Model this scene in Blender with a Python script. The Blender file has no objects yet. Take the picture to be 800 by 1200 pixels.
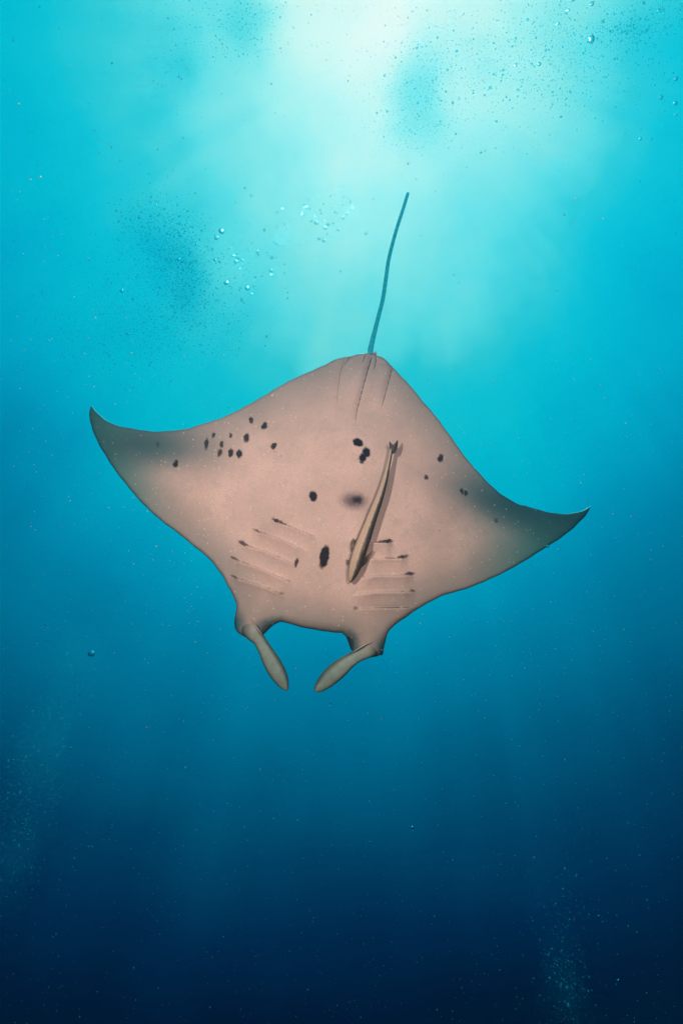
import bpy, bmesh, math, random
import numpy as np
from mathutils import Vector, Matrix
from mathutils.geometry import delaunay_2d_cdt

R = math.radians
random.seed(7)
rng = np.random.default_rng(7)
scene = bpy.context.scene
col = scene.collection

# ------------------------------------------------------------------ camera
PITCH = R(20.0)
VFOV = R(80.0)
F = 600.0 / math.tan(VFOV / 2)            # focal length in photograph pixels (800 x 1200)
FWD = Vector((0, math.cos(PITCH), math.sin(PITCH)))
UP = Vector((0, -math.sin(PITCH), math.cos(PITCH)))
RIGHT = Vector((1, 0, 0))
cam = bpy.data.cameras.new('camera')
cam_o = bpy.data.objects.new('camera', cam)
col.objects.link(cam_o)
cam.sensor_fit = 'VERTICAL'
cam.angle = VFOV
cam.clip_start = 0.02
cam.clip_end = 400
cam_o.rotation_euler = (math.pi / 2 + PITCH, 0, 0)
scene.camera = cam_o

def ray(px, py):
    return RIGHT * ((px - 400) / F) + UP * ((600 - py) / F) + FWD      # depth 1 along the view axis

def at(px, py, depth):
    return ray(px, py) * depth

scene.view_settings.view_transform = 'Standard'
scene.view_settings.look = 'None'
scene.view_settings.exposure = 0.0
scene.view_settings.gamma = 1.0
scene.cycles.max_bounces = 8
scene.cycles.transparent_max_bounces = 16

def lin(c):
    return tuple(((v / 255) / 12.92 if v <= 10.3 else ((v / 255 + 0.055) / 1.055) ** 2.4) for v in c)

# ------------------------------------------------------------------ light of the open water
SUN_DIR = ray(460, 40).normalized()       # where the sun stands behind the surface
w = bpy.data.worlds.new('World')
scene.world = w
w.use_nodes = True
nt = w.node_tree
nt.nodes.clear()
N = nt.nodes.new
L = nt.links.new
out = N('ShaderNodeOutputWorld')
bg = N('ShaderNodeBackground')
tc = N('ShaderNodeTexCoord')
GLOW_AXIS = RIGHT * math.cos(R(-10)) + UP * math.sin(R(-10))      # the shaft of light is narrower along this axis
PATCH_DEG, SHAFT_DEG = 22.0, 8.0
PATCH_AT = (1.99, 1.97, 1.71)
GLOW_K = 1.6
gd = N('ShaderNodeVectorMath'); gd.operation = 'DOT_PRODUCT'; gd.inputs[1].default_value = GLOW_AXIS * (GLOW_K - 1)
gs = N('ShaderNodeVectorMath'); gs.operation = 'SCALE'; gs.inputs[0].default_value = GLOW_AXIS
squeeze = N('ShaderNodeVectorMath'); squeeze.operation = 'ADD'
L(tc.outputs['Generated'], gd.inputs[0]); L(gd.outputs['Value'], gs.inputs['Scale']); L(gs.outputs[0], squeeze.inputs[1])
nrm = N('ShaderNodeVectorMath'); nrm.operation = 'NORMALIZE'
dot = N('ShaderNodeVectorMath'); dot.operation = 'DOT_PRODUCT'
sd = (SUN_DIR + GLOW_AXIS * ((GLOW_K - 1) * SUN_DIR.dot(GLOW_AXIS))).normalized()
dot.inputs[1].default_value = sd
acos = N('ShaderNodeMath'); acos.operation = 'ARCCOSINE'
deg = N('ShaderNodeMath'); deg.operation = 'MULTIPLY'; deg.inputs[1].default_value = 1 / R(120)
ramp = N('ShaderNodeValToRGB')
RAMP = [(0, (0.8688, 0.4832, 0.3536)), (6, (0.6777, 0.4756, 0.3500)), (12, (0.4363, 0.4506, 0.3468)), (18, (0.2613, 0.4085, 0.3317)), (23, (0.1349, 0.3779, 0.3337)), (28, (0.0352, 0.3139, 0.3059)), (33, (0.0061, 0.2912, 0.3113)), (38, (0.0010, 0.2695, 0.3064)), (43, (0.0000, 0.2329, 0.2937)), (48, (0.0000, 0.1716, 0.2512)), (53, (0.0000, 0.1192, 0.1929)), (58, (0.0000, 0.0866, 0.1490)), (63, (0.0000, 0.0534, 0.1024)), (68, (0.0002, 0.0245, 0.0591)), (73, (0.0002, 0.0079, 0.0312)), (78, (0.0004, 0.0010, 0.0116)), (84, (0.0004, 0.0000, 0.0014)), (92, (0.0003, 0.0000, 0.0000)), (105, (0.0003, 0.0000, 0.0000))]   # halves of linear radiance
els = ramp.color_ramp.elements
while len(els) < len(RAMP):
    els.new(0.5)
for e, (t, c) in zip(els, RAMP):
    e.position = t / 120
for e, (t, c) in zip(els, RAMP):
    e.position = t / 120
    e.color = (*c, 1)
L(tc.outputs['Generated'], squeeze.inputs[0])
L(squeeze.outputs[0], nrm.inputs[0])
L(nrm.outputs[0], dot.inputs[0])
L(dot.outputs['Value'], acos.inputs[0])
L(acos.outputs[0], deg.inputs[0])
# the surface overhead is ruffled: the glow is patchy, and faint shafts run down from it
patch = N('ShaderNodeTexNoise'); patch.inputs['Scale'].default_value = 5.5; patch.inputs['Detail'].default_value = 5; patch.inputs['Roughness'].default_value = 0.5
pofs = N('ShaderNodeVectorMath'); pofs.operation = 'ADD'; pofs.inputs[1].default_value = PATCH_AT
L(tc.outputs['Generated'], pofs.inputs[0]); L(pofs.outputs[0], patch.inputs['Vector'])
side_a = SUN_DIR.cross(Vector((0, 0, 1))).normalized()
side_b = SUN_DIR.cross(side_a).normalized()
da = N('ShaderNodeVectorMath'); da.operation = 'DOT_PRODUCT'; da.inputs[1].default_value = side_a
db = N('ShaderNodeVectorMath'); db.operation = 'DOT_PRODUCT'; db.inputs[1].default_value = side_b
L(tc.outputs['Generated'], da.inputs[0]); L(tc.outputs['Generated'], db.inputs[0])
xy = N('ShaderNodeCombineXYZ'); L(da.outputs['Value'], xy.inputs[0]); L(db.outputs['Value'], xy.inputs[1])
az = N('ShaderNodeVectorMath'); az.operation = 'NORMALIZE'; L(xy.outputs[0], az.inputs[0])
shaft = N('ShaderNodeTexNoise'); shaft.inputs['Scale'].default_value = 5.0; shaft.inputs['Detail'].default_value = 3
L(az.outputs[0], shaft.inputs['Vector'])
def wmath(op, a, b, c=None):
    k = N('ShaderNodeMath'); k.operation = op
    for i, v in enumerate((a, b, c)):
        if v is None: continue
        if isinstance(v, (int, float)): k.inputs[i].default_value = v
        else: L(v, k.inputs[i])
    return k.outputs[0]
p1 = wmath('MULTIPLY', wmath('SUBTRACT', patch.outputs['Fac'], 0.5), PATCH_DEG / 120)
calm = N('ShaderNodeMapRange'); L(deg.outputs[0], calm.inputs['Value'])      # the patches are lost in the depths
for a_, b_ in zip(('From Min', 'From Max', 'To Min', 'To Max'), (22 / 120, 52 / 120, 1, .22)): calm.inputs[a_].default_value = b_
p1 = wmath('MULTIPLY', p1, calm.outputs[0])
p2 = wmath('MULTIPLY', wmath('SUBTRACT', shaft.outputs['Fac'], 0.5), SHAFT_DEG / 120)
p2 = wmath('MULTIPLY', p2, wmath('MINIMUM', wmath('MULTIPLY', deg.outputs[0], 6.0), 1.0))
L(wmath('ADD', deg.outputs[0], wmath('ADD', p1, p2)), ramp.inputs[0])
L(ramp.outputs[0], bg.inputs[0])
bg.inputs[1].default_value = 2.0
L(bg.outputs[0], out.inputs[0])

sun = bpy.data.lights.new('sun', 'SUN')
sun.energy = 3.5
sun.angle = R(3)
sun.color = (0.35, 0.95, 1.0)            # sunlight that has already crossed metres of sea: most of its red is gone
sun_o = bpy.data.objects.new('sun', sun)
col.objects.link(sun_o)
sun_o.rotation_euler = SUN_DIR.to_track_quat('Z', 'Y').to_euler()

# the photographer's two strobes on their arms, the left one stronger: they give the belly its warm colour in blue
# water and throw the remora's soft shadow to the right
for side, power in ((-1.45, 870), (1.0, 455)):
    flash = bpy.data.lights.new('camera_strobe', 'SPOT')
    flash.energy = power
    flash.color = (1.0, 0.432, 0.352)
    flash.spot_size = R(60)
    flash.spot_blend = 1.0
    flash.shadow_soft_size = 0.09
    flash_o = bpy.data.objects.new('camera_strobe', flash)
    col.objects.link(flash_o)
    flash_o.location = RIGHT * side + UP * 0.95
    aim = at(388, 560, 4.0) - flash_o.location
    flash_o.rotation_euler = (-aim).to_track_quat('Z', 'Y').to_euler()

# ------------------------------------------------------------------ helpers
def tag(o, label=None, cat=None, group=None, kind=None):
    if label: o['label'] = label
    if cat: o['category'] = cat
    if group: o['group'] = group
    if kind: o['kind'] = kind
    return o

def mesh_obj(name, verts, faces, mats, parent=None, smooth=True, mat_idx=None, loc=None):
    me = bpy.data.meshes.new(name)
    me.from_pydata([tuple(v) for v in verts], [], [tuple(f) for f in faces])
    for m in (mats if isinstance(mats, (list, tuple)) else [mats]):
        me.materials.append(m)
    if smooth:
        me.polygons.foreach_set('use_smooth', [True] * len(me.polygons))
    if mat_idx is not None:
        me.polygons.foreach_set('material_index', mat_idx)
    me.update()
    o = bpy.data.objects.new(name, me)
    col.objects.link(o)
    if parent: o.parent = parent
    if loc is not None: o.location = loc
    return o

def catmull(pts, step):
    P = [np.array(p, float) for p in pts]
    n = len(P)
    res = []
    for i in range(n - 1):
        p0 = P[i - 1] if i > 0 else 2 * P[0] - P[1]
        p1, p2 = P[i], P[i + 1]
        p3 = P[i + 2] if i + 2 < n else 2 * P[-1] - P[-2]
        k = max(1, int(round(np.linalg.norm((p2 - p1)[:2]) / step)))
        for j in range(k):
            t = j / k
            res.append(0.5 * ((2 * p1) + (-p0 + p2) * t + (2 * p0 - 5 * p1 + 4 * p2 - p3) * t * t + (-p0 + 3 * p1 - 3 * p2 + p3) * t ** 3))
    res.append(P[-1])
    return np.array(res)

def loft(rings):
    """rings: list of (k,3) arrays -> verts, faces, closed with caps"""
    k = len(rings[0])
    V = np.concatenate(rings)
    Fc = []
    for i in range(len(rings) - 1):
        for j in range(k):
            a, b = i * k + j, i * k + (j + 1) % k
            Fc.append((a, b, b + k, a + k))
    Fc.append(tuple(range(k))[::-1])
    m = (len(rings) - 1) * k
    Fc.append(tuple(range(m, m + k)))
    return V, Fc

def node_mat(name):
    m = bpy.data.materials.new(name)
    m.use_nodes = True
    m.node_tree.nodes.clear()
    return m, m.node_tree.nodes, m.node_tree.links

# ------------------------------------------------------------------ the manta's own frame
DEPTH = 4.0
TILT, YAW = R(9), R(5)
rot = Matrix.Rotation(YAW, 3, UP) @ Matrix.Rotation(-TILT, 3, RIGHT)
EX, EY = rot @ RIGHT, rot @ UP
if EY.dot(FWD) < 0:
    rot = Matrix.Rotation(YAW, 3, UP) @ Matrix.Rotation(TILT, 3, RIGHT)
    EX, EY = rot @ RIGHT, rot @ UP
if EX.dot(FWD) < 0:
    rot = Matrix.Rotation(-YAW, 3, UP) @ (Matrix.Rotation(YAW, 3, UP).inverted() @ rot)
    EX, EY = rot @ RIGHT, rot @ UP
EZ = EX.cross(EY)
CEN = at(395, 590, DEPTH)
MW = Matrix(((EX.x, EY.x, EZ.x, CEN.x), (EX.y, EY.y, EZ.y, CEN.y), (EX.z, EY.z, EZ.z, CEN.z), (0, 0, 0, 1)))
A = np.array([EX, EY, EZ])               # world -> local rotation
ORIG = A @ (-np.array(CEN))
PX = DEPTH / F                            # metres per photograph pixel at the manta

def camber(x, y):
    """the belly surface of the ray in its own frame: a gently bulging body, wings bent back, tips most"""
    ax = np.abs(x)
    z = 0.10 * np.exp(-(x / 0.55) ** 2 - ((y + 0.1) / 0.75) ** 2)
    z = z - 0.13 * np.clip(ax - 0.35, 0, None) ** 2 - 0.10 * np.clip(ax - 1.15, 0, None) ** 1.5
    z = z - 0.10 * np.clip(y - 0.45, 0, None)
    z = z - 0.10 * np.clip(-y - 0.55, 0, None) ** 1.2
    return z

def plan(px, py, dz=0.0):
    """where the sight line of a photograph pixel meets the belly surface, in the ray's frame"""
    px = np.asarray(px, float); py = np.asarray(py, float)
    d = (np.outer((px - 400) / F, np.array(RIGHT)) + np.outer((600 - py) / F, np.array(UP)) + np.array(FWD)) @ A.T
    t = (dz - ORIG[2]) / d[:, 2]
    for _ in range(25):
        X = ORIG + d * t[:, None]
        t = t + ((camber(X[:, 0], X[:, 1]) + dz) - X[:, 2]) / d[:, 2]
    return ORIG + d * t[:, None]

# ------------------------------------------------------------------ outline of the disc (photograph pixels)
tip_l, tip_r = (106.3, 472.5), (693.5, 592)
TRAIL_L = [tip_l, (110, 478.5), (116, 485), (125, 492), (135.5, 497), (147.5, 500), (162.5, 502.7), (179, 504), (198, 503.7), (218, 501.2),
           (240, 495), (260, 488), (280, 479), (300, 467.5), (320, 455.5), (335, 447), (350, 440), (370, 431), (380, 426.5), (390, 421), (400, 417.4),
           (409, 416.6), (412, 416.2), (420, 413.2), (427, 412.6)]
TRAIL_M = [(427, 412.6), (433, 411.5), (440, 412), (441.5, 415.2)]
TRAIL_R = [(441.5, 415.2), (446, 416), (453, 421), (459, 428), (468, 437), (480, 450), (492, 464), (505, 479), (518, 496), (531, 513.5), (542.5, 530.5),
           (556, 547), (572, 564), (587.5, 577.6), (601, 586), (611, 591.3), (614, 591.6), (628, 595.6), (646, 599.7), (664, 601.8), (677.5, 599.5), (688.8, 594.8), tip_r]
LEAD_R = [tip_r, (691.5, 597), (686.5, 604.6), (675, 617), (659.5, 628.5), (641.5, 640.6), (619, 655), (596.5, 668), (572, 680), (548, 689.5), (520, 697.5),
          (501, 708), (488, 715.5), (472, 727), (461, 735.5), (455.5, 743), (452.8, 752), (450.8, 762), (448, 767.5), (443, 770), (434, 771.5)]
HEAD_R = [(434, 771.5), (424, 770), (414, 764), (411, 759), (408.5, 752), (405.5, 746.5), (401, 742.4)]
MOUTH = [(401, 742.4), (390, 741.6), (375, 739.4), (360, 736.6), (345, 732.9), (336, 730.2), (329, 728.8)]
HEAD_L = [(329, 728.8), (322, 732), (316, 736), (311, 741.5), (306, 746), (300, 749.5)]
LEAD_L = [(300, 749.5), (293, 748.8), (285, 746), (277.5, 740.8), (273.8, 733.5), (274.6, 722), (276.8, 711), (275.8, 704), (267, 687.5), (258, 671),
          (244.5, 655), (229.5, 641.7), (210, 626.4), (192.5, 612.8), (177.5, 600), (162.5, 585), (147.5, 568), (134, 550.5), (123.5, 534), (114.5, 519),
          (108.5, 505.5), (105, 492), (104.2, 481), tip_l]
outline = np.concatenate([catmull(s, 3.0)[:-1] for s in (TRAIL_L, TRAIL_M, TRAIL_R, LEAD_R, HEAD_R, MOUTH, HEAD_L, LEAD_L)])

# the fin margins are not drawn with a ruler: a little slow waviness
_t = np.roll(outline, -1, 0) - np.roll(outline, 1, 0)
_n = np.stack([-_t[:, 1], _t[:, 0]], 1) / np.linalg.norm(_t, axis=1)[:, None]
_s = np.arange(len(outline))
_w = 0.32 * np.sin(_s * .21 + 1) * np.sin(_s * .057) + 0.26 * np.sin(_s * .43 + 2.1) * np.sin(_s * .031 + .5) + 0.18 * np.sin(_s * .93)
outline = outline + _n * _w[:, None]

def seg_dist(P, poly, closed=True):
    """distance of points to a polyline"""
    B = np.roll(poly, -1, axis=0) if closed else poly[1:]
    Aa = poly if closed else poly[:-1]
    best = np.full(len(P), 1e9)
    for a, b in zip(Aa, B):
        ab = b - a
        t = np.clip(((P - a) @ ab) / max(ab @ ab, 1e-12), 0, 1)
        dd = np.hypot(*(P - a - t[:, None] * ab).T)
        best = np.minimum(best, dd)
    return best

def inside(P, poly):
    x, y = P[:, 0], P[:, 1]
    c = np.zeros(len(P), bool)
    q = np.roll(poly, -1, axis=0)
    for (x1, y1), (x2, y2) in zip(poly, q):
        if y1 == y2: continue
        k = ((y1 > y) != (y2 > y)) & (x < (x2 - x1) * (y - y1) / (y2 - y1) + x1)
        c ^= k
    return c

# gill slits and skin folds (photograph pixels), outer end first
GILLS = [
    [(320.6, 608.4), (334.6, 614.5), (350, 620.5), (368.8, 628.5)],
    [(298, 620.6), (305.8, 623.6), (333.8, 633.8), (358, 646)],
    [(281, 634.6), (291, 640), (309, 645), (330, 654), (346, 661)],
    [(271, 652), (281, 657.4), (307.5, 667), (325, 675), (339, 680.6)],
    [(271.6, 674), (277.8, 677.5), (304, 685), (318, 691.5), (331, 696)],
    [(458, 634), (447, 635.5), (431.5, 635.5), (424, 636.5)],
    [(476, 652), (464, 654), (443, 654), (428, 655.4)],
    [(483, 672), (473.4, 673.6), (455.5, 673.6), (440.4, 674), (422.5, 676.7)],
    [(483.7, 692.3), (474.8, 693), (452.8, 692.5), (436, 693.6), (415, 696)],
    [(484, 711), (468, 711.8), (436, 712.5), (415.6, 712.5)],
]
FOLDS = [
    [(436, 416.5), (431.5, 430), (425.5, 452), (421, 470), (418, 481), (416.3, 495)],
    [(459, 429.5), (457, 440), (453, 455), (449, 470), (446.5, 478)],
    [(404, 419), (399, 436), (396, 455), (394.5, 476)],
    [(428, 415.5), (426, 421), (424, 427)],
    [(440.5, 417), (440, 424), (438, 434)],
    [(411, 418), (407, 422), (403, 429)],
]

def grid(x0, y0, x1, y1, s):
    gx, gy = np.meshgrid(np.arange(x0, x1, s), np.arange(y0, y1, s))
    gx = gx + (np.arange(gx.shape[0]) % 2)[:, None] * s * 0.5
    return np.stack([gx.ravel(), gy.ravel()], 1)

zones = [(262, 596, 380, 715), (405, 620, 495, 725), (385, 412, 470, 505), (276, 690, 345, 752), (395, 715, 456, 774)]
coarse = grid(100, 405, 700, 775, 4.0)
inz = np.zeros(len(coarse), bool)
for x0, y0, x1, y1 in zones:
    inz |= (coarse[:, 0] > x0) & (coarse[:, 0] < x1) & (coarse[:, 1] > y0) & (coarse[:, 1] < y1)
parts_ = [coarse[~inz]] + [grid(x0, y0, x1, y1, 1.7) for x0, y0, x1, y1 in zones]
pts = np.concatenate(parts_)
pts = pts[inside(pts, outline)]
pts = pts[seg_dist(pts, outline) > 4.6]
tang = np.roll(outline, -1, 0) - np.roll(outline, 1, 0)
nor = np.stack([-tang[:, 1], tang[:, 0]], 1) / np.linalg.norm(tang, axis=1)[:, None]
for off in (0.7, 1.8, 3.4):
    for s in (1, -1):
        q = outline + nor * off * s
        q = q[inside(q, outline)]
        q = q[seg_dist(q, outline) > off * 0.93]
        pts = np.concatenate([pts, q])
allp = np.concatenate([outline, pts])
no = len(outline)
vco, _, fco, _, _, _ = delaunay_2d_cdt([Vector(p) for p in allp], [(i, (i + 1) % no) for i in range(no)], [], 1, 1e-5)
VP = np.array([(v.x, v.y) for v in vco])
TR = np.array([f for f in fco])
dpx = seg_dist(VP, outline)
on_edge = dpx < 1e-3
dm = dpx * PX
S = plan(VP[:, 0], VP[:, 1])

def relief(VP):
    """gill flaps and folds: height above the smooth belly, metres"""
    h = np.zeros(len(VP))
    for k, g in enumerate(GILLS):
        c = catmull(g, 4.0)
        c = c if c[0, 0] < c[-1, 0] else c[::-1]
        t = (VP[:, 0] - c[0, 0]) / (c[-1, 0] - c[0, 0])
        yl = np.interp(VP[:, 0], c[:, 0], c[:, 1])
        s = VP[:, 1] - yl
        fade = np.clip(np.minimum(t, 1 - t) * 5 + 0.25, 0, 1) * ((t > -0.05) & (t < 1.05))
        h += fade * np.where(s > 0, (0.034 if k < 9 else .015) * np.exp(-s / 9.0) * np.clip(s / 1.2, 0, 1), -0.010 * np.exp(s / 1.3))
    for k, g in enumerate(FOLDS):
        c = catmull(g, 3.0)
        d = seg_dist(VP, c, False)
        amp = (0.003, 0.002, 0.001, 0.004, 0.004, 0.004)[k]
        h += -amp * np.exp(-(d / 1.7) ** 2)
        xl = np.interp(VP[:, 1], c[:, 1], c[:, 0])
        s = VP[:, 0] - xl
        ok = (VP[:, 1] > c[0, 1] - 1) & (VP[:, 1] < c[-1, 1])
        v = np.clip((c[-1, 1] - VP[:, 1]) / 30, 0, 1)
        h += ok * v * np.where(s < 0, 0.017 * np.exp(-((s + 7) / 6.0) ** 2), 0) * (1 if k < 2 else 0.25)
    # hollow behind each head fin
    for cx, cy, rx, ry in ((311, 736, 9, 8), (413, 753, 9, 8)):
        h += -0.022 * np.exp(-((VP[:, 0] - cx) / rx) ** 2 - ((VP[:, 1] - cy) / ry) ** 2)
    return h

x, y = S[:, 0], S[:, 1]
head = np.clip((-y - 0.55) / 0.25, 0, 1) * np.clip(1 - np.abs(x + 0.15) / 0.6, 0, 1)
rr = 0.022 + 0.05 * np.exp(-(x / 0.5) ** 2) * np.clip((-y) / 0.7, 0, 1)
q = np.clip(1 - dm / rr, 0, 1)
edge_drop = rr * (1 - np.sqrt(np.clip(1 - q * q, 0, 1)))
zb = S[:, 2] - edge_drop + relief(VP) * np.clip(dpx / 3, 0, 1)
th = 0.40 * (1 - np.exp(-(dm / 0.30) ** 1.3)) * (0.25 + 0.75 * np.exp(-(x / 0.9) ** 2))
nv = len(VP)
V = [(*S[i, :2], zb[i]) for i in range(nv)]
back = np.arange(nv)
for i in range(nv):
    if not on_edge[i]:
        back[i] = len(V)
        V.append((S[i, 0], S[i, 1], S[i, 2] - edge_drop[i] - th[i]))
faces, midx = [], []
for a, b, c in TR:
    n = (S[b, 0] - S[a, 0]) * (S[c, 1] - S[a, 1]) - (S[b, 1] - S[a, 1]) * (S[c, 0] - S[a, 0])
    if n < 0: b, c = c, b
    faces.append((a, b, c)); midx.append(0)
    if not (on_edge[a] and on_edge[b] and on_edge[c]):
        faces.append((back[a], back[c], back[b])); midx.append(1)
edge_attr = np.ones(len(V))
edge_attr[:nv] = np.clip(dm / 0.30, 0, 1)

# the two head fins: flattened blades growing out of the head corners, in one mesh with the body
def blade(path, dz, flat, twist, k=18):
    P = catmull(path, 2.5)
    rings = []
    C = plan(P[:, 0], P[:, 1], 0.0)
    for i in range(len(P)):
        a = C[max(i - 1, 0)]; b = C[min(i + 1, len(P) - 1)]
        t = b - a; t /= np.linalg.norm(t)
        zz = np.array([0, 0, 1.0]); s = np.cross(zz, t); s /= np.linalg.norm(s)
        n = np.cross(t, s)
        u = i / (len(P) - 1)
        ang = twist * u
        s2 = s * math.cos(ang) + n * math.sin(ang); n2 = -s * math.sin(ang) + n * math.cos(ang)
        wd = P[i, 2] * PX / max(0.5, math.cos(ang))
        fl = np.interp(u, [0, 0.3, 0.7, 1], flat)
        z0 = np.interp(u, [0, 0.24, 1], dz)
        ph = np.linspace(0, 2 * math.pi, k, endpoint=False)
        cc = np.cos(ph); ss = np.sin(ph)
        rings.append(C[i] + np.outer(cc * wd, s2) + np.outer(ss * wd * fl, n2) + np.array([0, 0, z0]))
    return loft(rings)

FIN_L = [(287.5, 716, 6), (289, 725, 9.5), (291.5, 734, 11), (297.5, 743, 9.0), (303.5, 750, 7.2), (310, 761, 7.8), (317, 774, 9.6), (323.5, 786, 9.8), (329, 796, 8.4), (333, 804, 5.6), (335.3, 809, 2.6), (335.8, 810.6, 0.4)]
FIN_R = [(446, 744, 6), (442, 753, 9.0), (435, 760, 9.5), (427, 765, 7.6), (418, 769.5, 7.2), (408.5, 775.5, 8.4), (398, 784, 10.2), (388, 793, 10.2), (380, 801, 8.4), (374, 807, 5.8), (370.5, 811, 2.8), (369.8, 812, 0.4)]
fin_along = np.full(len(V), -1.0); fin_side = np.zeros(len(V))
for path, tw in ((FIN_L, 0.35), (FIN_R, -0.35)):
    fv, ff = blade(path, (-0.075, -0.012, -0.045), (0.5, 0.7, 0.6, 0.55), tw)
    base = len(V)
    V.extend([tuple(v) for v in fv])
    faces.extend([tuple(base + i for i in f) for f in ff])
    midx.extend([2] * len(ff))
    edge_attr = np.concatenate([edge_attr, np.ones(len(fv))])
    nr = len(fv) // 18
    fin_along = np.concatenate([fin_along, np.repeat(np.linspace(0, 1, nr), 18)])
    fin_side = np.concatenate([fin_side, np.tile(np.abs(np.cos(np.linspace(0, 2 * math.pi, 18, endpoint=False))), nr)])

# ------------------------------------------------------------------ skin materials
def belly_material():
    m, n, l = node_mat('manta_belly')
    N = n.new
    out = N('ShaderNodeOutputMaterial'); bs = N('ShaderNodeBsdfPrincipled')
    l.new(bs.outputs[0], out.inputs[0])
    tc = N('ShaderNodeTexCoord')
    nz = N('ShaderNodeTexNoise'); nz.inputs['Scale'].default_value = 38; nz.inputs['Detail'].default_value = 3
    l.new(tc.outputs['Object'], nz.inputs['Vector'])
    sub = N('ShaderNodeVectorMath'); sub.operation = 'SUBTRACT'; sub.inputs[1].default_value = (0.5, 0.5, 0.5)
    l.new(nz.outputs['Color'], sub.inputs[0])
    sc = N('ShaderNodeVectorMath'); sc.operation = 'SCALE'; sc.inputs['Scale'].default_value = 0.026
    l.new(sub.outputs[0], sc.inputs[0])
    add = N('ShaderNodeVectorMath'); add.operation = 'ADD'
    l.new(tc.outputs['Object'], add.inputs[0]); l.new(sc.outputs[0], add.inputs[1])
    flatten = N('ShaderNodeVectorMath'); flatten.operation = 'MULTIPLY'; flatten.inputs[1].default_value = (1, 1, 0)
    l.new(add.outputs[0], flatten.inputs[0])

    def math2(op, a, b):
        k = N('ShaderNodeMath'); k.operation = op
        for i, v in enumerate((a, b)):
            if isinstance(v, (int, float)): k.inputs[i].default_value = v
            else: l.new(v, k.inputs[i])
        return k.outputs[0]

    def ellipse(px, py, ax, ay, rotd, soft, strength):
        c = plan([px], [py])[0]
        mp = N('ShaderNodeMapping'); mp.vector_type = 'TEXTURE'
        mp.inputs['Location'].default_value = (c[0], c[1], 0)
        mp.inputs['Rotation'].default_value = (0, 0, R(rotd))
        mp.inputs['Scale'].default_value = (ax * PX, ay * PX, 1)
        l.new(flatten.outputs[0], mp.inputs['Vector'])
        ln = N('ShaderNodeVectorMath'); ln.operation = 'LENGTH'
        l.new(mp.outputs[0], ln.inputs[0])
        mr = N('ShaderNodeMapRange'); mr.interpolation_type = 'SMOOTHSTEP'
        mr.inputs['From Min'].default_value = 1 - soft; mr.inputs['From Max'].default_value = 1 + soft
        mr.inputs['To Min'].default_value = strength; mr.inputs['To Max'].default_value = 0
        l.new(ln.outputs['Value'], mr.inputs['Value'])
        return mr.outputs[0]

    def gather(lst):
        acc = None
        for a in lst:
            v = ellipse(*a)
            acc = v if acc is None else math2('MAXIMUM', acc, v)
        return acc

    spots = gather([
        (294.3, 492.5, 2.3, 4.6, 0, .3, .9), (309.7, 499, 3.3, 4.7, -15, .3, .95), (289, 513, 3.4, 5.6, -8, .3, .95), (250, 510, 2.2, 3.2, 0, .4, .9),
        (270.3, 510.5, 2, 3.2, 0, .4, .9), (242, 520, 2.4, 7.2, -4, .35, .9), (259.8, 520.3, 2.1, 4.3, 0, .35, .9), (257.5, 530.8, 2.8, 4.9, -8, .35, .9),
        (270.3, 530.5, 3, 5.3, 0, .3, .95), (280.3, 532, 3.2, 5.3, 4, .3, .97), (320.8, 522.8, 3.2, 4.3, -30, .3, .95), (206, 543.5, 3, 4.6, -8, .3, .97), (185, 521, 2.2, 3, 0, .7, .45),
        (367, 581.5, 5, 6, 0, .25, 1), (419.5, 518.5, 6.3, 5.2, -30, .25, 1), (429.5, 530, 4.6, 6, 10, .3, 1), (425, 536.3, 4.6, 5.6, -30, .3, 1), (424, 541, 2.5, 3, 0, .3, .9),
        (380, 652.5, 5.2, 13.2, -11, .22, 1), (347.5, 659.5, 2, 4.8, -14, .35, .9), (516, 537, 3.6, 5, -15, .35, .95), (499, 559, 2.6, 2.8, 0, .45, .9),
        (541, 575.5, 2.2, 4.2, 10, .4, .9), (545.3, 578, 2, 4, 0, .4, .9), (581, 610, 2.6, 3, 0, .6, .6), (419, 586, 5.5, 4, 0, .7, .9), (408, 659, 2.5, 3, 0, .5, .7),
        # dark outer ends of the gill slits
        (325, 610.5, 6.5, 2.7, -24, .45, .92), (331, 613.3, 5, 1.5, -24, .6, .8), (301.5, 622, 4.5, 1.2, -22, .6, .7), (285, 637, 6, 2, -30, .5, .85), (275, 654.5, 5, 1.4, -28, .6, .75), (274.5, 676, 4, 1.5, -28, .6, .75),
        (453, 634.2, 7, 2.4, 6, .45, .95), (447, 635.4, 6, 1.3, 3, .6, .8), (471.5, 652.4, 6.5, 2.2, 12, .45, .92), (479, 672.4, 6, 1.9, 6, .5, .9), (482.5, 692.4, 3, 1.5, 0, .6, .7), (416.5, 712.5, 3, 1.5, 0, .6, .6), (330, 695.6, 2.5, 1.5, 0, .7, .5), (338, 680.4, 2.5, 1.4, 0, .7, .4),
    ])
    recess_shade = gather([(313, 736, 17, 8.5, 25, .7, .95), (412, 755, 8, 14, 15, .7, .95)])  # shade of the hollows behind the head fins, painted into the skin
    violet = gather([(415, 587, 13.5, 8.5, -3, .75, .85), (313, 621, 9, 7, -30, .9, .16), (352, 600, 9, 6, 0, .9, .0), (432, 598, 6, 9, -30, .9, .22)])
    smudge_shade = gather([(182, 523, 64, 24, -9, .92, .8), (155, 512, 40, 14, -10, .9, .35), (232, 528, 26, 26, 0, .95, .22), (592, 590, 72, 26, -14, .9, .88), (560, 585, 46, 28, -20, .95, .5), (640, 603, 50, 16, 0, .95, .6), (273, 732, 11, 16, 0, .75, 1), (452, 761, 11, 14, 0, .75, 1)])  # dusky wing pigment; the last two paint shading at the head bumps

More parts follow.
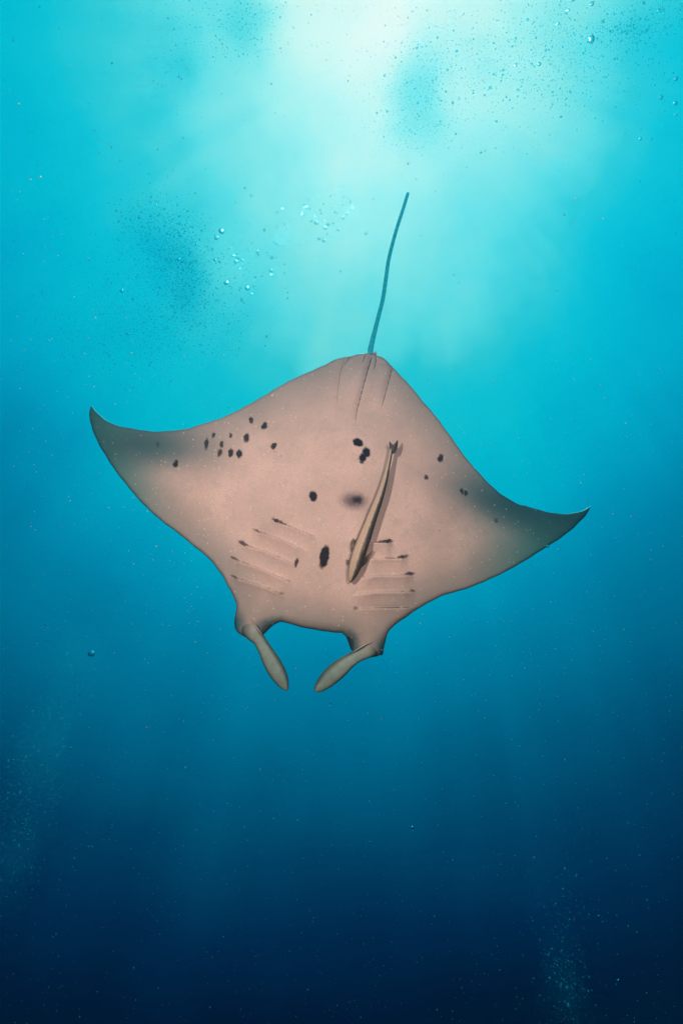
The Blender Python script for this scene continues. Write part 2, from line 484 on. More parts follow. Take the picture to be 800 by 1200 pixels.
    # base: pale, faintly mottled, dusky tips; light falloff painted in towards tips and margin
    big = N('ShaderNodeTexNoise'); big.inputs['Scale'].default_value = 3.2; big.inputs['Detail'].default_value = 6
    l.new(tc.outputs['Object'], big.inputs['Vector'])
    fine = N('ShaderNodeTexNoise'); fine.inputs['Scale'].default_value = 150; fine.inputs['Detail'].default_value = 2
    l.new(tc.outputs['Object'], fine.inputs['Vector'])

    def mix(fac, a, b):
        k = N('ShaderNodeMix'); k.data_type = 'RGBA'
        for s, v in ((0, fac), (6, a), (7, b)):
            if isinstance(v, (int, float)): k.inputs[s].default_value = v
            elif isinstance(v, tuple): k.inputs[s].default_value = (*v, 1)
            else: l.new(v, k.inputs[s])
        return k.outputs[2]

    def rng_(v, a, b, c, d):
        k = N('ShaderNodeMapRange'); k.interpolation_type = 'SMOOTHSTEP'
        l.new(v, k.inputs['Value'])
        for i, q in zip(('From Min', 'From Max', 'To Min', 'To Max'), (a, b, c, d)): k.inputs[i].default_value = q
        return k.outputs[0]

    base = mix(rng_(big.outputs['Fac'], .35, .7, 0, 1), (.67, .56, .51), (.84, .69, .63))
    base = mix(rng_(fine.outputs['Fac'], .35, .7, 0, .4), base, (.46, .41, .37))
    grain = N('ShaderNodeTexNoise'); grain.inputs['Scale'].default_value = 420; grain.inputs['Detail'].default_value = 1
    l.new(tc.outputs['Object'], grain.inputs['Vector'])
    base = mix(rng_(grain.outputs['Fac'], .4, .68, 0, .22), base, (.46, .44, .40))
    mid = N('ShaderNodeTexNoise'); mid.inputs['Scale'].default_value = 13; mid.inputs['Detail'].default_value = 7; mid.inputs['Roughness'].default_value = .62
    l.new(tc.outputs['Object'], mid.inputs['Vector'])
    base = mix(rng_(mid.outputs['Fac'], .46, .66, 0, .38), base, (.47, .45, .41))
    base = mix(rng_(mid.outputs['Fac'], .30, .46, .30, 0), base, (.80, .60, .54))
    sx = N('ShaderNodeSeparateXYZ'); l.new(tc.outputs['Object'], sx.inputs[0])
    ed = N('ShaderNodeAttribute'); ed.attribute_name = 'margin'
    base = mix(rng_(ed.outputs['Fac'], 0, 1, .68, 0), base, (.25, .295, .285))
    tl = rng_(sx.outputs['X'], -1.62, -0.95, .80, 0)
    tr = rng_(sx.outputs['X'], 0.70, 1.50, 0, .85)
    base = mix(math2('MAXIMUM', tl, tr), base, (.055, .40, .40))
    base = mix(rng_(ed.outputs['Fac'], .01, .09, .28, 0), base, (.05, .12, .12))
    base = mix(smudge_shade, base, (.036, .15, .18))
    base = mix(recess_shade, base, (.065, .17, .205))
    base = mix(violet, base, (.085, .07, .105))
    # fine pale speckle of the skin
    vor = N('ShaderNodeTexVoronoi'); vor.inputs['Scale'].default_value = 34
    l.new(tc.outputs['Object'], vor.inputs['Vector'])
    pick = N('ShaderNodeSeparateXYZ'); l.new(vor.outputs['Color'], pick.inputs[0])
    fleck = math2('MULTIPLY', rng_(vor.outputs['Distance'], .10, .22, .6, 0), rng_(pick.outputs[0], .62, .70, 0, 1))
    base = mix(fleck, base, (.86, .86, .78))
    base = mix(spots, base, (.018, .016, .020))
    l.new(base, bs.inputs['Base Color'])
    bs.inputs['Roughness'].default_value = 0.55
    bs.inputs['Specular IOR Level'].default_value = 0.15
    bmp = N('ShaderNodeBump'); bmp.inputs['Strength'].default_value = 0.18; bmp.inputs['Distance'].default_value = 0.01
    hsum = math2('ADD', fine.outputs['Fac'], big.outputs['Fac'])
    l.new(hsum, bmp.inputs['Height']); l.new(bmp.outputs[0], bs.inputs['Normal'])
    return m

def simple_skin(name, c1, c2, scale=20, rough=.55, spec=.2):
    m, n, l = node_mat(name)
    out = n.new('ShaderNodeOutputMaterial'); bs = n.new('ShaderNodeBsdfPrincipled')
    tc = n.new('ShaderNodeTexCoord'); nz = n.new('ShaderNodeTexNoise'); nz.inputs['Scale'].default_value = scale; nz.inputs['Detail'].default_value = 4
    mx = n.new('ShaderNodeMix'); mx.data_type = 'RGBA'
    mx.inputs[6].default_value = (*c1, 1); mx.inputs[7].default_value = (*c2, 1)
    mr = n.new('ShaderNodeMapRange'); mr.inputs['From Min'].default_value = .3; mr.inputs['From Max'].default_value = .7
    l.new(tc.outputs['Object'], nz.inputs['Vector']); l.new(nz.outputs['Fac'], mr.inputs['Value']); l.new(mr.outputs[0], mx.inputs[0])
    l.new(mx.outputs[2], bs.inputs['Base Color'])
    bs.inputs['Roughness'].default_value = rough; bs.inputs['Specular IOR Level'].default_value = spec
    bmp = n.new('ShaderNodeBump'); bmp.inputs['Strength'].default_value = .2; bmp.inputs['Distance'].default_value = .005
    l.new(nz.outputs['Fac'], bmp.inputs['Height']); l.new(bmp.outputs[0], bs.inputs['Normal'])
    l.new(bs.outputs[0], out.inputs[0])
    return m

M_belly = belly_material()
M_back = simple_skin('manta_back', (.04, .05, .055), (.065, .075, .08), 6)
M_fin = simple_skin('head_fin_skin', (.28, .45, .41), (.38, .56, .50), 22)
def fin_pattern(m):
    """head fins: like the belly at the root, grey green along the blade, a dark rim"""
    n, l = m.node_tree.nodes, m.node_tree.links
    bs = next(q for q in n if q.type == 'BSDF_PRINCIPLED')
    src = bs.inputs['Base Color'].links[0].from_socket
    def attr(name, a, b, c, d):
        at = n.new('ShaderNodeAttribute'); at.attribute_name = name
        mr = n.new('ShaderNodeMapRange'); mr.interpolation_type = 'SMOOTHSTEP'
        l.new(at.outputs['Fac'], mr.inputs['Value'])
        for i, q in zip(('From Min', 'From Max', 'To Min', 'To Max'), (a, b, c, d)): mr.inputs[i].default_value = q
        return mr.outputs[0]
    def mix(f, a, c):
        k = n.new('ShaderNodeMix'); k.data_type = 'RGBA'
        l.new(f, k.inputs[0]); l.new(a, k.inputs[6]); k.inputs[7].default_value = (*c, 1)
        return k.outputs[2]
    c = mix(attr('fin_along', .02, .50, .9, 0), src, (.38, .38, .34))
    c = mix(attr('fin_side', .45, 1.0, 0, .8), c, (.03, .075, .075))
    tco = n.new('ShaderNodeTexCoord')
    for px, py, rad in ((274, 734, 15), (450, 766, 13)):  # blue-black shading painted at the outer fin roots
        p = plan([px], [py])[0]
        sb = n.new('ShaderNodeVectorMath'); sb.operation = 'SUBTRACT'; sb.inputs[1].default_value = (p[0], p[1], 0); l.new(tco.outputs['Object'], sb.inputs[0])
        fl = n.new('ShaderNodeVectorMath'); fl.operation = 'MULTIPLY'; fl.inputs[1].default_value = (1, .75, 0); l.new(sb.outputs[0], fl.inputs[0])
        ln = n.new('ShaderNodeVectorMath'); ln.operation = 'LENGTH'; l.new(fl.outputs[0], ln.inputs[0])
        mr = n.new('ShaderNodeMapRange'); mr.interpolation_type = 'SMOOTHSTEP'; l.new(ln.outputs['Value'], mr.inputs['Value'])
        for i, q in zip(('From Min', 'From Max', 'To Min', 'To Max'), (.35 * rad * PX, 1.6 * rad * PX, .95, 0)): mr.inputs[i].default_value = q
        c = mix(mr.outputs[0], c, (.03, .075, .09))
    l.new(c, bs.inputs['Base Color'])
fin_pattern(M_fin)
M_tail = simple_skin('tail_skin_hazed', (.07, .36, .42), (.09, .42, .48), 30)  # teal haze put into the colour; the tail itself is black
def haze_veil(m, share):
    """mixes in tinted transparency that imitates a veil of haze over the dark tail"""
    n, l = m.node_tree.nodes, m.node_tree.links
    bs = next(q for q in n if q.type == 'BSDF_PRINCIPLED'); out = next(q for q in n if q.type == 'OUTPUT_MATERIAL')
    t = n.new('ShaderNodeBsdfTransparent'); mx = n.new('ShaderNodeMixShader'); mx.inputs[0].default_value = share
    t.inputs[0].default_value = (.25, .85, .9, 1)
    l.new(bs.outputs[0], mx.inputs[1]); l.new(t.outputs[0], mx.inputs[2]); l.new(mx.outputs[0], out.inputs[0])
haze_veil(M_tail, .6)
M_slit = simple_skin('slit_dark', (.17, .125, .11), (.26, .195, .17), 60)
M_fold = simple_skin('fold_dark', (.085, .085, .085), (.15, .14, .13), 60)
M_eye = simple_skin('eye_dark', (.02, .035, .045), (.035, .05, .06), 40, .15, .5)

manta = bpy.data.objects.new('manta_ray', None)
col.objects.link(manta)
manta.matrix_world = MW
tag(manta, 'large manta ray seen from its spotted pale belly with a thin tail', 'manta ray')
body = mesh_obj('body', V, faces, [M_belly, M_back, M_fin], manta, True, midx)
at_ = body.data.attributes.new('margin', 'FLOAT', 'POINT')
at_.data.foreach_set('value', edge_attr.astype(np.float32))
for an, av in (('fin_along', fin_along), ('fin_side', fin_side)):
    at_ = body.data.attributes.new(an, 'FLOAT', 'POINT')
    at_.data.foreach_set('value', av.astype(np.float32))

def hug(px, py):
    """point on the finished belly"""
    c = plan(px, py)
    P2 = np.stack([np.asarray(px, float), np.asarray(py, float)], 1)
    d = seg_dist(P2, outline) * PX
    rr_ = 0.022 + 0.05 * np.exp(-(c[:, 0] / 0.5) ** 2) * np.clip((-c[:, 1]) / 0.7, 0, 1)
    qq = np.clip(1 - d / rr_, 0, 1)
    c[:, 2] += -rr_ * (1 - np.sqrt(np.clip(1 - qq * qq, 0, 1))) + relief(P2) * np.clip(d / PX / 3, 0, 1)
    return c

def crease(name, pxs, r0, r1, mat, lift=0.0):
    c = catmull(pxs, 3.0)
    P = hug(c[:, 0], c[:, 1])
    rings = []
    k = 6
    for i in range(len(P)):
        t = P[min(i + 1, len(P) - 1)] - P[max(i - 1, 0)]
        t /= np.linalg.norm(t)
        s = np.cross([0, 0, 1.0], t); s /= np.linalg.norm(s)
        u = i / (len(P) - 1)
        r = (r0 + (r1 - r0) * u) * (min(1, u * 8 + .2)) * min(1, (1 - u) * 6 + .15)
        ph = np.linspace(0, 2 * math.pi, k, endpoint=False)
        rings.append(P[i] + np.outer(np.cos(ph) * r, s) + np.outer(np.sin(ph) * r * .6, np.array([0, 0, 1.0])) + np.array([0, 0, lift]))
    v, f = loft(rings)
    return mesh_obj(name, v, f, mat, manta)

for g in GILLS:
    crease('gill_slit', g, .0032, .0016, M_slit, .0030)
for g, r0, r1 in zip(FOLDS, (.0062, .0038, .0012, .004, .0045, .003), (.0016, .0014, .0006, .0012, .0012, .001)):
    crease('skin_fold', g, r0, r1, M_fold, .0016)

# pale ridge where each head fin folds over the mouth corner
M_ridge = simple_skin('ridge_pale', (.60, .55, .50), (.70, .64, .58), 60)
for path in ([(294.5, 725), (298, 731), (302.5, 737), (307.5, 743.5)], [(435, 751.5), (428, 755), (420, 759.5), (412.5, 764)]):
    c_ = catmull(path, 2.0)
    P_ = plan(c_[:, 0], c_[:, 1]) + np.array([0, 0, .018])
    rg_ = []
    for i in range(len(P_)):
        t = P_[min(i + 1, len(P_) - 1)] - P_[max(i - 1, 0)]; t /= np.linalg.norm(t)
        sd_ = np.cross([0, 0, 1.0], t); sd_ /= np.linalg.norm(sd_)
        r_ = .0026 * math.sin(math.pi * (i + .4) / len(P_)) + .0008
        a_ = np.linspace(0, 2 * math.pi, 6, endpoint=False)
        rg_.append(P_[i] + np.outer(np.cos(a_) * r_, sd_) + np.outer(np.sin(a_) * r_ * 3, np.array([0, 0, 1.0])))
    v_, f_ = loft(rg_)
    mesh_obj('skin_ridge', v_, f_, M_ridge, manta)

# whip tail
TAIL = [(434.5, 418, 3.6), (433.8, 411, 3.3), (436.5, 398, 2.9), (440, 384, 2.6), (444.5, 366, 2.45), (448.5, 350, 2.35), (452, 326, 2.3), (455.3, 304, 2.2), (460.6, 282.5, 2.1),
        (465.8, 264.4, 2.0), (472.5, 243.8, 1.9), (476.8, 229.5, 1.8), (477.6, 227, 1.9)]
tp = catmull([(a, b, c) for a, b, c in TAIL], 3.0)
rings = []
TC = []
for i, (a, b, c) in enumerate(tp):
    u = i / (len(tp) - 1)
    p0 = plan([434], [412])[0]
    dep = 0.0
    wp = at(a, b, 1.0)
    d = A @ np.array(wp)
    # the tail lies in a plane leaning away from the camera
    zt = p0[2] - 0.03
    lean = 0.55
    t = ((zt - lean * (-p0[1])) - ORIG[2] - lean * ORIG[1] + 0) / (d[2] + lean * d[1])
    t = (zt + lean * p0[1] - ORIG[2] - lean * ORIG[1]) / (d[2] + lean * d[1])
    TC.append((ORIG + d * t, c * t / F))
for i, (P, r) in enumerate(TC):
    t = TC[min(i + 1, len(TC) - 1)][0] - TC[max(i - 1, 0)][0]
    t = t / np.linalg.norm(t)
    s = np.cross([0, 0, 1.0], t); s /= np.linalg.norm(s)
    n_ = np.cross(t, s)
    ph = np.linspace(0, 2 * math.pi, 10, endpoint=False)
    rings.append(P + np.outer(np.cos(ph) * r, s) + np.outer(np.sin(ph) * r, n_))
v, f = loft(rings)
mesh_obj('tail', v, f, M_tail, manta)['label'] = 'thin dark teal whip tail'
# small dorsal fin at the tail root, behind the trailing edge
c0 = plan([438.5], [413.5])[0]
dv = []
prof = [(-.03, -.03), (.0, .012), (.018, .022), (.026, .010), (.028, -.03)]
for zz in (-.02, -.06):
    for a, b in prof: dv.append((c0[0] + a * .8, c0[1] + b, c0[2] + zz))
k = len(prof)
df = [tuple(range(k))[::-1], tuple(range(k, 2 * k))] + [(i, (i + 1) % k, (i + 1) % k + k, i + k) for i in range(k)]
mesh_obj('dorsal_fin', dv, df, M_fin, manta, False)

def ellipsoid(c, r, seg=14, rings_=8):
    rr_ = []
    for i in range(1, rings_):
        ph = math.pi * i / rings_
        a = np.linspace(0, 2 * math.pi, seg, endpoint=False)
        rr_.append(np.stack([c[0] + r[0] * np.sin(ph) * np.cos(a), c[1] + r[1] * np.sin(ph) * np.sin(a), np.full(seg, c[2] - r[2] * np.cos(ph))], 1))
    return loft(rr_)
for px, py in ((277.6, 732.0), (447.6, 763.0)):
    c = plan([px], [py])[0]
    v, f = ellipsoid((c[0], c[1], c[2] - .030), (.013, .030, .022))
    mesh_obj('eye', v, f, M_eye, manta)

# ------------------------------------------------------------------ remora riding under the belly
def remora_material():
    m, n, l = node_mat('remora_skin')
    N = n.new
    out = N('ShaderNodeOutputMaterial'); bs = N('ShaderNodeBsdfPrincipled'); l.new(bs.outputs[0], out.inputs[0])
    uv = N('ShaderNodeUVMap'); uv.uv_map = 'UVMap'
    sp = N('ShaderNodeSeparateXYZ'); l.new(uv.outputs[0], sp.inputs[0])
    nz = N('ShaderNodeTexNoise'); nz.inputs['Scale'].default_value = 60; nz.inputs['Detail'].default_value = 4
    tc = N('ShaderNodeTexCoord'); l.new(tc.outputs['Object'], nz.inputs['Vector'])
    j = N('ShaderNodeMath'); j.operation = 'MULTIPLY_ADD'; l.new(nz.outputs['Fac'], j.inputs[0]); j.inputs[1].default_value = .06
    l.new(sp.outputs['X'], j.inputs[2])
    rp = N('ShaderNodeValToRGB')
    e = rp.color_ramp.elements
    stops = [(0, (.03, .045, .035)), (.13, (.05, .058, .05)), (.23, (.085, .09, .075)), (.265, (.33, .29, .22)), (.30, (.62, .55, .43)), (.345, (.46, .40, .31)), (.37, (.64, .56, .44)), (.42, (.54, .47, .37)), (.46, (.30, .25, .18)), (.50, (.16, .14, .11)), (.56, (.05, .05, .04)), (1, (.03, .04, .035))]  # dark flank: its lateral stripe, plus the shaded side painted in
    while len(e) < len(stops): e.new(.5)
    for a, (p, c) in zip(e, stops): a.position = p
    for a, (p, c) in zip(e, stops): a.position = p; a.color = (*c, 1)
    l.new(j.outputs[0], rp.inputs[0]); l.new(rp.outputs[0], bs.inputs['Base Color'])
    bs.inputs['Roughness'].default_value = .45; bs.inputs['Specular IOR Level'].default_value = .25
    return m

M_rem = remora_material()
M_remfin = simple_skin('remora_fin', (.14, .125, .09), (.24, .21, .16), 50)
M_remtail = simple_skin('remora_tail', (.07, .07, .055), (.13, .12, .09), 50)
REM = [(410.3, 682.6, .6), (410.8, 680, 2.6), (412, 675.5, 4.6), (414.3, 668, 6.6), (417.6, 657, 8.0), (422, 643, 8.0), (428.5, 625, 7.2), (436.5, 603, 5.9), (444, 583, 4.9), (449.5, 565, 3.7), (453.8, 547, 2.6), (456.6, 532, 2.0), (457.3, 528, 1.8)]
rp_ = catmull(REM, 3.0)
RB = plan(rp_[:, 0], rp_[:, 1], 0.054)
lift_ = np.linspace(0, .03, len(RB))                     # the tail swings a little clear of the belly
RB[:, 2] += lift_
remora = bpy.data.objects.new('remora', None)
col.objects.link(remora)
RO = plan([428], [625])[0]
remora.matrix_world = MW @ Matrix.Translation(Vector(RO))
tag(remora, 'slender striped remora fish riding under the manta belly', 'fish')
k = 24
rings = []
for i in range(len(RB)):
    t = RB[min(i + 1, len(RB) - 1)] - RB[max(i - 1, 0)]
    t /= np.linalg.norm(t)
    s = np.cross(t, [0, 0, 1.0]); s /= np.linalg.norm(s)
    n_ = np.cross(s, t)
    wd = rp_[i, 2] * PX
    ph = np.linspace(0, 2 * math.pi, k, endpoint=False)
    up_ = np.where(np.sin(ph) > 0, .95, .85)
    rings.append(RB[i] - RO + np.outer(np.cos(ph) * wd, s) + np.outer(np.sin(ph) * wd * up_, n_))
v, f = loft(rings)
ro = mesh_obj('body', v, f, M_rem, remora)
uvl = ro.data.uv_layers.new(name='UVMap')
for p in ro.data.polygons:
    for li in p.loop_indices:
        vi = ro.data.loops[li].vertex_index
        j = vi % k
        u = j / k
        if len(p.vertices) == 4:
            js = [a % k for a in p.vertices]
            if max(js) == k - 1 and min(js) == 0 and j == 0: u = 1.0
        uvl.data[li].uv = (u, (vi // k) / len(rings))

def slab(name, pxpts, dz, t, mat, parent, org, bend=None):
    """a thin fin with a closed outline lying at a height above the belly"""
    P = catmull(list(pxpts) + [pxpts[0]], 3.0)[:-1]
    C = plan(P[:, 0], P[:, 1], 0.0) - org
    zz = np.full(len(C), dz) if bend is None else np.array([bend(a, b) for a, b in P])
    top = C + np.stack([zz * 0, zz * 0, zz], 1)
    bot = top - np.array([0, 0, t])
    n = len(P)
    c1 = top.mean(0) + np.array([0, 0, t]); c2 = bot.mean(0)
    vv = np.concatenate([top, bot, [c1], [c2]])
    ff = []
    for i in range(n):
        j = (i + 1) % n
        ff += [(j, i, 2 * n), (n + i, n + j, 2 * n + 1), (i, j, n + j, n + i)]
    return mesh_obj(name, vv, ff, mat, parent)

slab('tail_fin', [(455.0, 534), (453.6, 527), (453.8, 521.0), (457, 525.5), (459.5, 524.5), (463.2, 519.2), (463.0, 527), (459.6, 535)], .083, .006, M_remtail, remora, RO)
slab('pectoral_fin', [(415.5, 655), (411.8, 653), (410.2, 643), (410.6, 635), (413, 631.5), (415.2, 634), (416, 642), (418, 650)], .040, .006, M_remfin, remora, RO)
slab('pectoral_fin', [(424, 664), (428, 661), (433, 652), (436.5, 645), (433, 648), (427, 654)], .040, .006, M_remfin, remora, RO)
slab('pelvic_fin', [(421.5, 652), (422.6, 646), (425.8, 638), (427, 636.5), (425.6, 643), (423, 650)], .106, .004, M_remfin, remora, RO)
c = plan([409.4], [672.5])[0] - RO
v, f = ellipsoid((c[0] + .006, c[1], .052), (.006, .008, .006), 10, 6)
mesh_obj('eye', v, f, M_eye, remora)

# ------------------------------------------------------------------ bubbles
def bubble_material():
    m, n, l = node_mat('air_bubble')
    out = n.new('ShaderNodeOutputMaterial')
    g = n.new('ShaderNodeBsdfGlass'); g.inputs['Color'].default_value = (.62, .90, .95, 1); g.inputs['IOR'].default_value = 1 / 1.33; g.inputs['Roughness'].default_value = 0
    t = n.new('ShaderNodeBsdfTransparent'); mx = n.new('ShaderNodeMixShader'); mx.inputs[0].default_value = .45
    l.new(g.outputs[0], mx.inputs[1]); l.new(t.outputs[0], mx.inputs[2]); l.new(mx.outputs[0], out.inputs[0])
    return m
M_bub = bubble_material()
bm = bmesh.new()
bmesh.ops.create_icosphere(bm, subdivisions=2, radius=1)
me_b = bpy.data.meshes.new('bubble')
bm.to_mesh(me_b); bm.free()
me_b.materials.append(M_bub)
me_b.polygons.foreach_set('use_smooth', [True] * len(me_b.polygons))

def bubble(px, py, r_px, depth, label, group, squash=.8, yawd=0):
    o = bpy.data.objects.new('bubble', me_b)
    col.objects.link(o)
    r = r_px * depth / F
    o.location = at(px, py, depth)
    o.scale = (r, r, r * squash)
    o.rotation_euler = (R(random.uniform(-20, 20)), R(random.uniform(-25, 25)), R(random.uniform(0, 180)))
    tag(o, label, 'bubble', group)
    return o

def z1(lst, ox, oy, s):
    return [(ox + a / s, oy + b / s, r) for a, b, r in lst]
S_, B_ = 1.15, 2.0
CL_A = z1([(610,33,S_),(598,35,.9),(575,68,.9),(560,75,1.1),(620,78,.9),(650,100,1),(648,108,.9),(530,110,1),(445,115,1.2),(452,125,1.3),(440,128,1.1),(468,132,1.2),(515,138,1.1),(520,152,1.2),
           (580,147,1.1),(590,152,1),(632,155,1.3),(616,172,B_),(490,168,1),(497,195,2.3),(475,187,1.2),(535,185,1.2),(550,202,1.9),(543,206,1.2),(536,218,2.0),(573,197,1.1),(596,225,1.8),
           (545,245,1),(510,265,1.9),(532,273,2.2),(658,133,1.1),(435,160,1),(460,92,.8),(615,115,.8),(500,88,.8)], 240, 210, 3.81)
CL_B = z1([(45,360,B_),(68,368,1.9),(135,345,1.5),(150,352,2.2),(138,370,2.0),(165,362,1.5),(125,342,1.2),(200,315,1.5),(235,325,1.9),(240,338,1.3),(232,340,1.3),(300,350,2.0),(318,350,1),(278,328,1),
           (295,408,2.1),(297,430,1.3),(255,432,1.4),(225,437,1.5),(95,465,2.8),(160,485,1.3),(190,488,2.6),(208,512,1.3),(165,535,1.7),(175,550,1.4),(135,440,1.4),(155,400,1.2),(345,133,1),(322,148,1.1),
           (355,200,1),(368,218,1.1),(322,215,1),(338,247,.9),(312,255,1),(320,290,1),(335,295,1),(355,295,.9),(310,282,.9),(375,275,.8),(210,285,1),(110,308,1.1),(355,380,1),(355,420,.9)], 240, 210, 3.81)
CL_C = z1([(262,48,1.8),(215,110,1.6),(155,235,1.6),(125,300,2.4),(15,305,1.8),(598,652,1.8),(650,650,1.4),(685,45,1.6),(582,237,1.2),(370,380,1),(190,448,1),(137,443,1),(765,370,2.4),(765,540,1.5),(710,590,1.2)], 600, 0, 4)
CL_D = [(137,247,1.6),(164,255,1.7),(163,256,1.2),(148,256,1.2),(202,257,1.3),(142,234,1),(183,240,1),(208,241,1),(221,247,1),(230,286,1.5),(209,304,2),(143,341,2.4),(156,350,1.6),(150,391,2),(246,333,1.4),(240,345,1.2),(255,338,1.2),(214,315,1.4),
        (225,382,1.3),(198,374,1.2),(232,365,1.1),(172,330,1.3),(188,300,1.2),(160,310,1.2),(268,388,1),(290,370,1)]
CL_E = [(89,824,1),(94,813,1.3),(84,821,1.1),(46,830,1),(53,828,1.3),(49,838,1),(61,876,1),(59,885,1.1),(24,892,1),(16,891,1),(26,966,1.3),(29,972,1.1),(33,978,1.1),(33,984,1),(32,954,1),(83,877,1.5),(116,848,1.2),(115,912,1.6),(108,993,1.5),(54,732,1.3),(55,750,1),(153,996,1.1),(131,967,1.2)]
CL_F = [(643,1034,1.3),(647,1055,.9),(660,1051,1.4),(668,1070,1.3),(667,1078,1),(701,1074,1.7),(690,1072,1),(678,1114,1.2),(666,1127,1.2),(724,1149,1.9),(740,1026,1),(745,1022,.8),(433,987,1.4),(458,987,1),(483,970,2),(465,972,1.2)]
for lst, dep, lab, grp in (
        (CL_A, 5.0, 'small round air bubble in the loose cluster left of the tail tip', 'bubbles left of the tail tip'),
        (CL_B, 5.4, 'small air bubble in the trail between dark bubble cloud and tail', 'bubbles trailing off the dark cloud'),
        (CL_C, 4.6, 'small air bubble in bright water at the upper right', 'bubbles in the upper right'),
        (CL_D, 5.8, 'small air bubble inside the dark bubble cloud at upper left', 'bubbles of the dark cloud'),
        (CL_E, 3.8, 'tiny pale bubble in the rising plume at the lower left', 'bubbles of the lower left plume'),
        (CL_F, 4.2, 'tiny pale bubble in the deep blue water at the lower right', 'bubbles in the deep water')):
    for a, b, r in lst:
        bubble(a, b, r, dep + random.uniform(-.5, .5), lab, grp, random.uniform(.65, .95))
for a, b, r, dep, lab, sq in (
        (259.5, 271, 3.4, 5.0, 'large oval bubble patch at the upper right rim of the dark cloud', .8),
        (253.5, 279, 2.4, 5.0, 'round bubble just below the large oval one by the dark cloud', .8),
        (692.5, 46, 3.6, 4.0, 'tall bright teardrop bubble alone below the speckled upper right patch', 1.3),
        (693, 4.5, 2.4, 4.2, 'bubble at the very top edge right of the glow', 1.0),
        (773.7, 114, 2.2, 4.0, 'bright bubble near the right edge, upper of the close pair', 1.1),
        (790.5, 121, 2.4, 4.0, 'bright bubble nearest the right edge, lower of the close pair', .9),
        (107.5, 766, 4.2, 3.4, 'single large ring shaped bubble left of the head fins over dark water', .85),
        (641, 640.5, 2.0, 3.6, 'bright bubble touching the lower edge of the right wing', .9),
        (428.5, 273.5, 1.8, 4.8, 'lone dark bubble just left of the upper tail', .85),
        (437, 233, 1.4, 4.8, 'lone tiny bubble left of the tail tip, above its neighbour', .85),
        (398.8, 318, 1.1, 4.8, 'lone tiny bubble between the cluster and the tail base', .85),
        (294.3, 229, 1.5, 5.0, 'lone dark speck bubble in pale water above the bubble trail', .85),
        (276.7, 237, 1.2, 5.0, 'lone small bubble left of the dark speck above the trail', .85),
        (387, 823, 1.6, 3.4, 'faint bubble just under the tip of the right head fin', .85)):
    bubble(a, b, r, dep, lab, None, sq)

# ------------------------------------------------------------------ clouds of tiny bubbles and drifting specks (uncountable)
def froth_material(name, c, trans, clear, tint=(1, 1, 1)):
    """froth and specks in a given colour: mostly light that passes straight through, the rest scattered forwards and backwards"""
    m, n, l = node_mat(name)
    out = n.new('ShaderNodeOutputMaterial'); d = n.new('ShaderNodeBsdfDiffuse'); t = n.new('ShaderNodeBsdfTranslucent'); mx = n.new('ShaderNodeMixShader')
    d.inputs[0].default_value = (*c, 1); t.inputs[0].default_value = (*c, 1)
    mx.inputs[0].default_value = trans
    tr = n.new('ShaderNodeBsdfTransparent'); tr.inputs[0].default_value = (*tint, 1); m2 = n.new('ShaderNodeMixShader'); m2.inputs[0].default_value = clear
    l.new(d.outputs[0], mx.inputs[1]); l.new(t.outputs[0], mx.inputs[2]); l.new(mx.outputs[0], m2.inputs[1])
    l.new(tr.outputs[0], m2.inputs[2]); l.new(m2.outputs[0], out.inputs[0])
    return m
M_froth = froth_material('froth', (.34, .74, .78), .7, .80, (.55, .94, .96))  # colourless bubbles; the water's teal light is painted into them
M_speck = froth_material('speck', (.66, .66, .60), .4, .35)
OCT_V = np.array([(1, 0, 0), (-1, 0, 0), (0, 1, 0), (0, -1, 0), (0, 0, 1), (0, 0, -1)], float)
OCT_F = np.array([(0, 2, 4), (2, 1, 4), (1, 3, 4), (3, 0, 4), (2, 0, 5), (1, 2, 5), (3, 1, 5), (0, 3, 5)])

def specks(name, P, r, mat, label, cat=None):
    n = len(P)
    qx = rng.normal(size=(n, 3, 3))
    Q = np.linalg.qr(qx)[0]
    Vv = np.einsum('kj,nij->nki', OCT_V, Q) * r[:, None, None] + P[:, None, :]
    Ff = (OCT_F[None] + (np.arange(n) * 6)[:, None, None]).reshape(-1, 3)
    me = bpy.data.meshes.new(name)
    me.vertices.add(n * 6); me.vertices.foreach_set('co', Vv.reshape(-1))
    me.loops.add(len(Ff) * 3); me.loops.foreach_set('vertex_index', Ff.reshape(-1).astype(np.int32))
    me.polygons.add(len(Ff)); me.polygons.foreach_set('loop_start', np.arange(0, len(Ff) * 3, 3, dtype=np.int32))
    me.polygons.foreach_set('use_smooth', [True] * len(Ff))
    me.update(calc_edges=True); me.validate()
    me.materials.append(mat)
    o = bpy.data.objects.new(name, me); col.objects.link(o)
    tag(o, label, cat, None, 'stuff')
    return o

RV, UV_, FV = (np.array(v) for v in (RIGHT, UP, FWD))
def place(px, py, dep):
    return (np.outer((px - 400) / F * dep, RV) + np.outer((600 - py) / F * dep, UV_) + dep[:, None] * FV)

